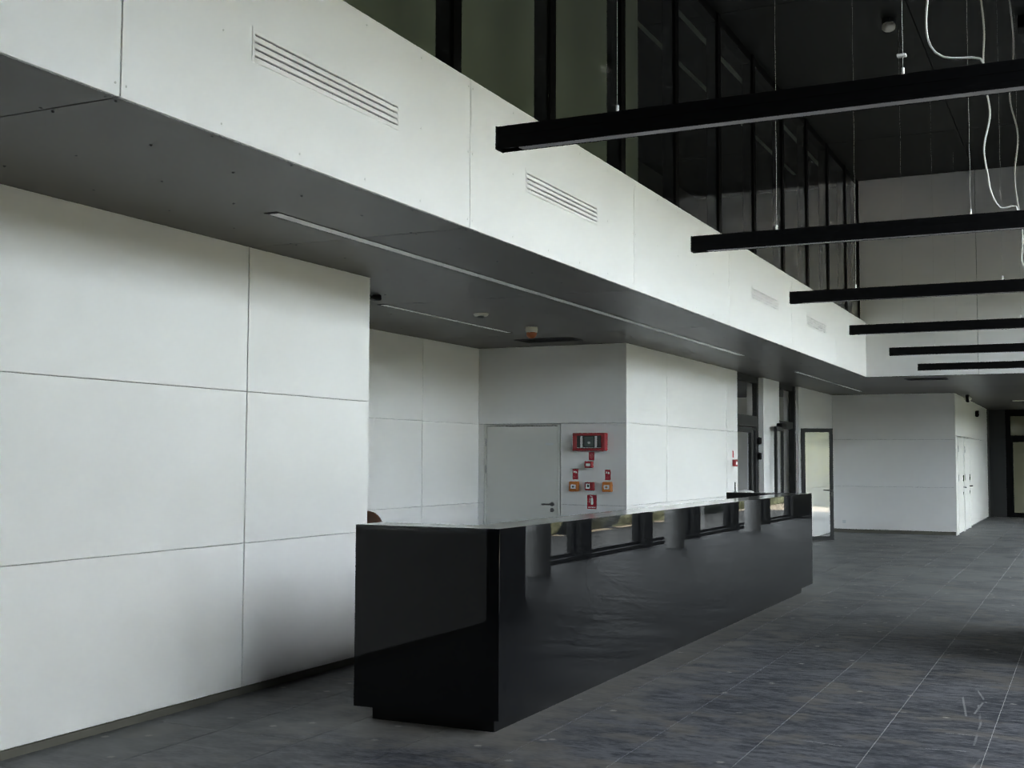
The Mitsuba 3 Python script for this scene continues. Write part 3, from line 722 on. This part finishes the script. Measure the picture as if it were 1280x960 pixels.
sign('tall red fire extinguisher sign below the red call point', 5.66, 1.06, 0.125, 0.175, 'extinguisher')

# ------------------------------------------------------------------ the window side of the hall, behind the camera and off to the right
WT = 4.4                                      # top of the tall windows
fc = structure('wall_right', cat(B(-6, 34, YFAC - 0.35, YFAC - 0.05, WT, WT + 0.2), B(-6, 40, YFAC - 0.35, YFAC - 0.05, ZU - 0.15, ZU + 0.3), B(-6, 34, YFAC - 0.3, YFAC, -0.2, 0.06), B(33.2, 38.1, YFAC - 0.3, YFAC, 0, ZU), B(-6, 2.4, YFAC - 0.3, YFAC, 0, ZU), B(2.4, 38.6, YFAC - 0.3, YFAC - 0.02, WT + 0.21, ZU - 0.16)),
               DARKWALL, 'dark framed window wall along the open side of the hall', 'wall')
pc = [18.0 + M * k for k in range(-8, 6)]
for x in pc:
    part(fc, 'pier', B(x - 0.225, x + 0.225, YFAC - 0.25, YFAC, 0.0, ZU), DARKWALL)
for a, b in zip(pc[:-1], pc[1:]):
    for z0, z1 in ((0.06, WT if b < XEND + 2 else ZC - 0.1),):
        if b < 1.0 or a > 33:
            continue
        part(fc, 'window_frame', cat(B(a + .225, a + .285, YFAC - .2, YFAC - .1, z0, z1), B(b - .285, b - .225, YFAC - .2, YFAC - .1, z0, z1), B(a + .285, b - .285, YFAC - .2, YFAC - .1, z0, z0 + .05), B(a + .285, b - .285, YFAC - .2, YFAC - .1, z1 - .05, z1)), FRAME)
        part(fc, 'pane', B(a + .285, b - .285, YFAC - .153, YFAC - .15, z0 + .05, z1 - .05), GLASS)
for i, x in enumerate([2.95, 8.98, 15.02, 21.0, 26.6]):
    structure('pillar' if i == 0 else f'pillar_{i:03d}', cyl((x, -0.7, 0), (x, -0.7, ZU if x < XEND else ZC), 0.18, 32), COLUMN, f'round concrete column along the window side, number {i + 1} from the camera', 'column', smooth=40)
structure('wall_vestibule', B(10.2, 12.69, YFAC + .0, 0.21, 0, 2.4, 0.01), BROWN, 'dark brown entrance vestibule standing at the window side', 'wall')
structure('wall_rear', cat(B(-6.3, -6, YFAC - .6, 9, 0, ZU + .3)), DARKWALL, 'dark wall behind the camera', 'wall')
structure('wall_rear_left', cat(B(-6, 2.19, 8.7, 9, 0, ZC), B(1.9, 2.19, YW + 0.3, 9, 0, ZC)), DARKWALL, 'dark recess beside the start of the left wall', 'wall')

# outside
structure('wall_outer', cat(B(-6.3, 20, 9, 9.3, 0, ZU + 0.3), B(21, 40.3, 9, 9.3, 0, ZU + 0.3), B(20, 21, 9, 9.3, 0, 2.4), B(20, 21, 9, 9.3, 2.95, ZU + 0.3), B(40, 40.3, YFAC, 9, 0, ZC + 0.3), B(XR + 0.3, XR + 0.5, YW + 0.3, 9, 0, ZC)), DARKROOM, 'outer walls behind the rooms', 'wall')
structure('ground', B(-60, 100, -60, YFAC - 0.36, -0.4, -0.15), PAVE, 'pale paved ground outside the windows', 'ground')


def greenery(name, x0, x1, y, h, label, seed):
    hm = trimesh.creation.box(extents=[x1 - x0, 2.4, h]).subdivide_to_size(1.0)
    v = hm.vertices
    v = v + (meshkit.fbm(v * 0.9, 4, seed)[:, None] - 0.5) * [0.0, 2.4, 2.2] * (np.abs(v[:, 2:3] + h / 2) > 0.05)
    hm.vertices = v + [(x0 + x1) / 2, y - 1.2, h / 2 - 0.15]
    solo(name, hm, HEDGE, label, 'hedge', kind='stuff', smooth=True)


greenery('hedge', -40, 80, -12.0, 4.2, 'tall green hedge at the far side of the paved yard, seen only in reflections', 1)
greenery('hedge', 17.5, 60, -5.0, 2.4, 'low hedge close outside the far windows, seen only in reflections', 5)
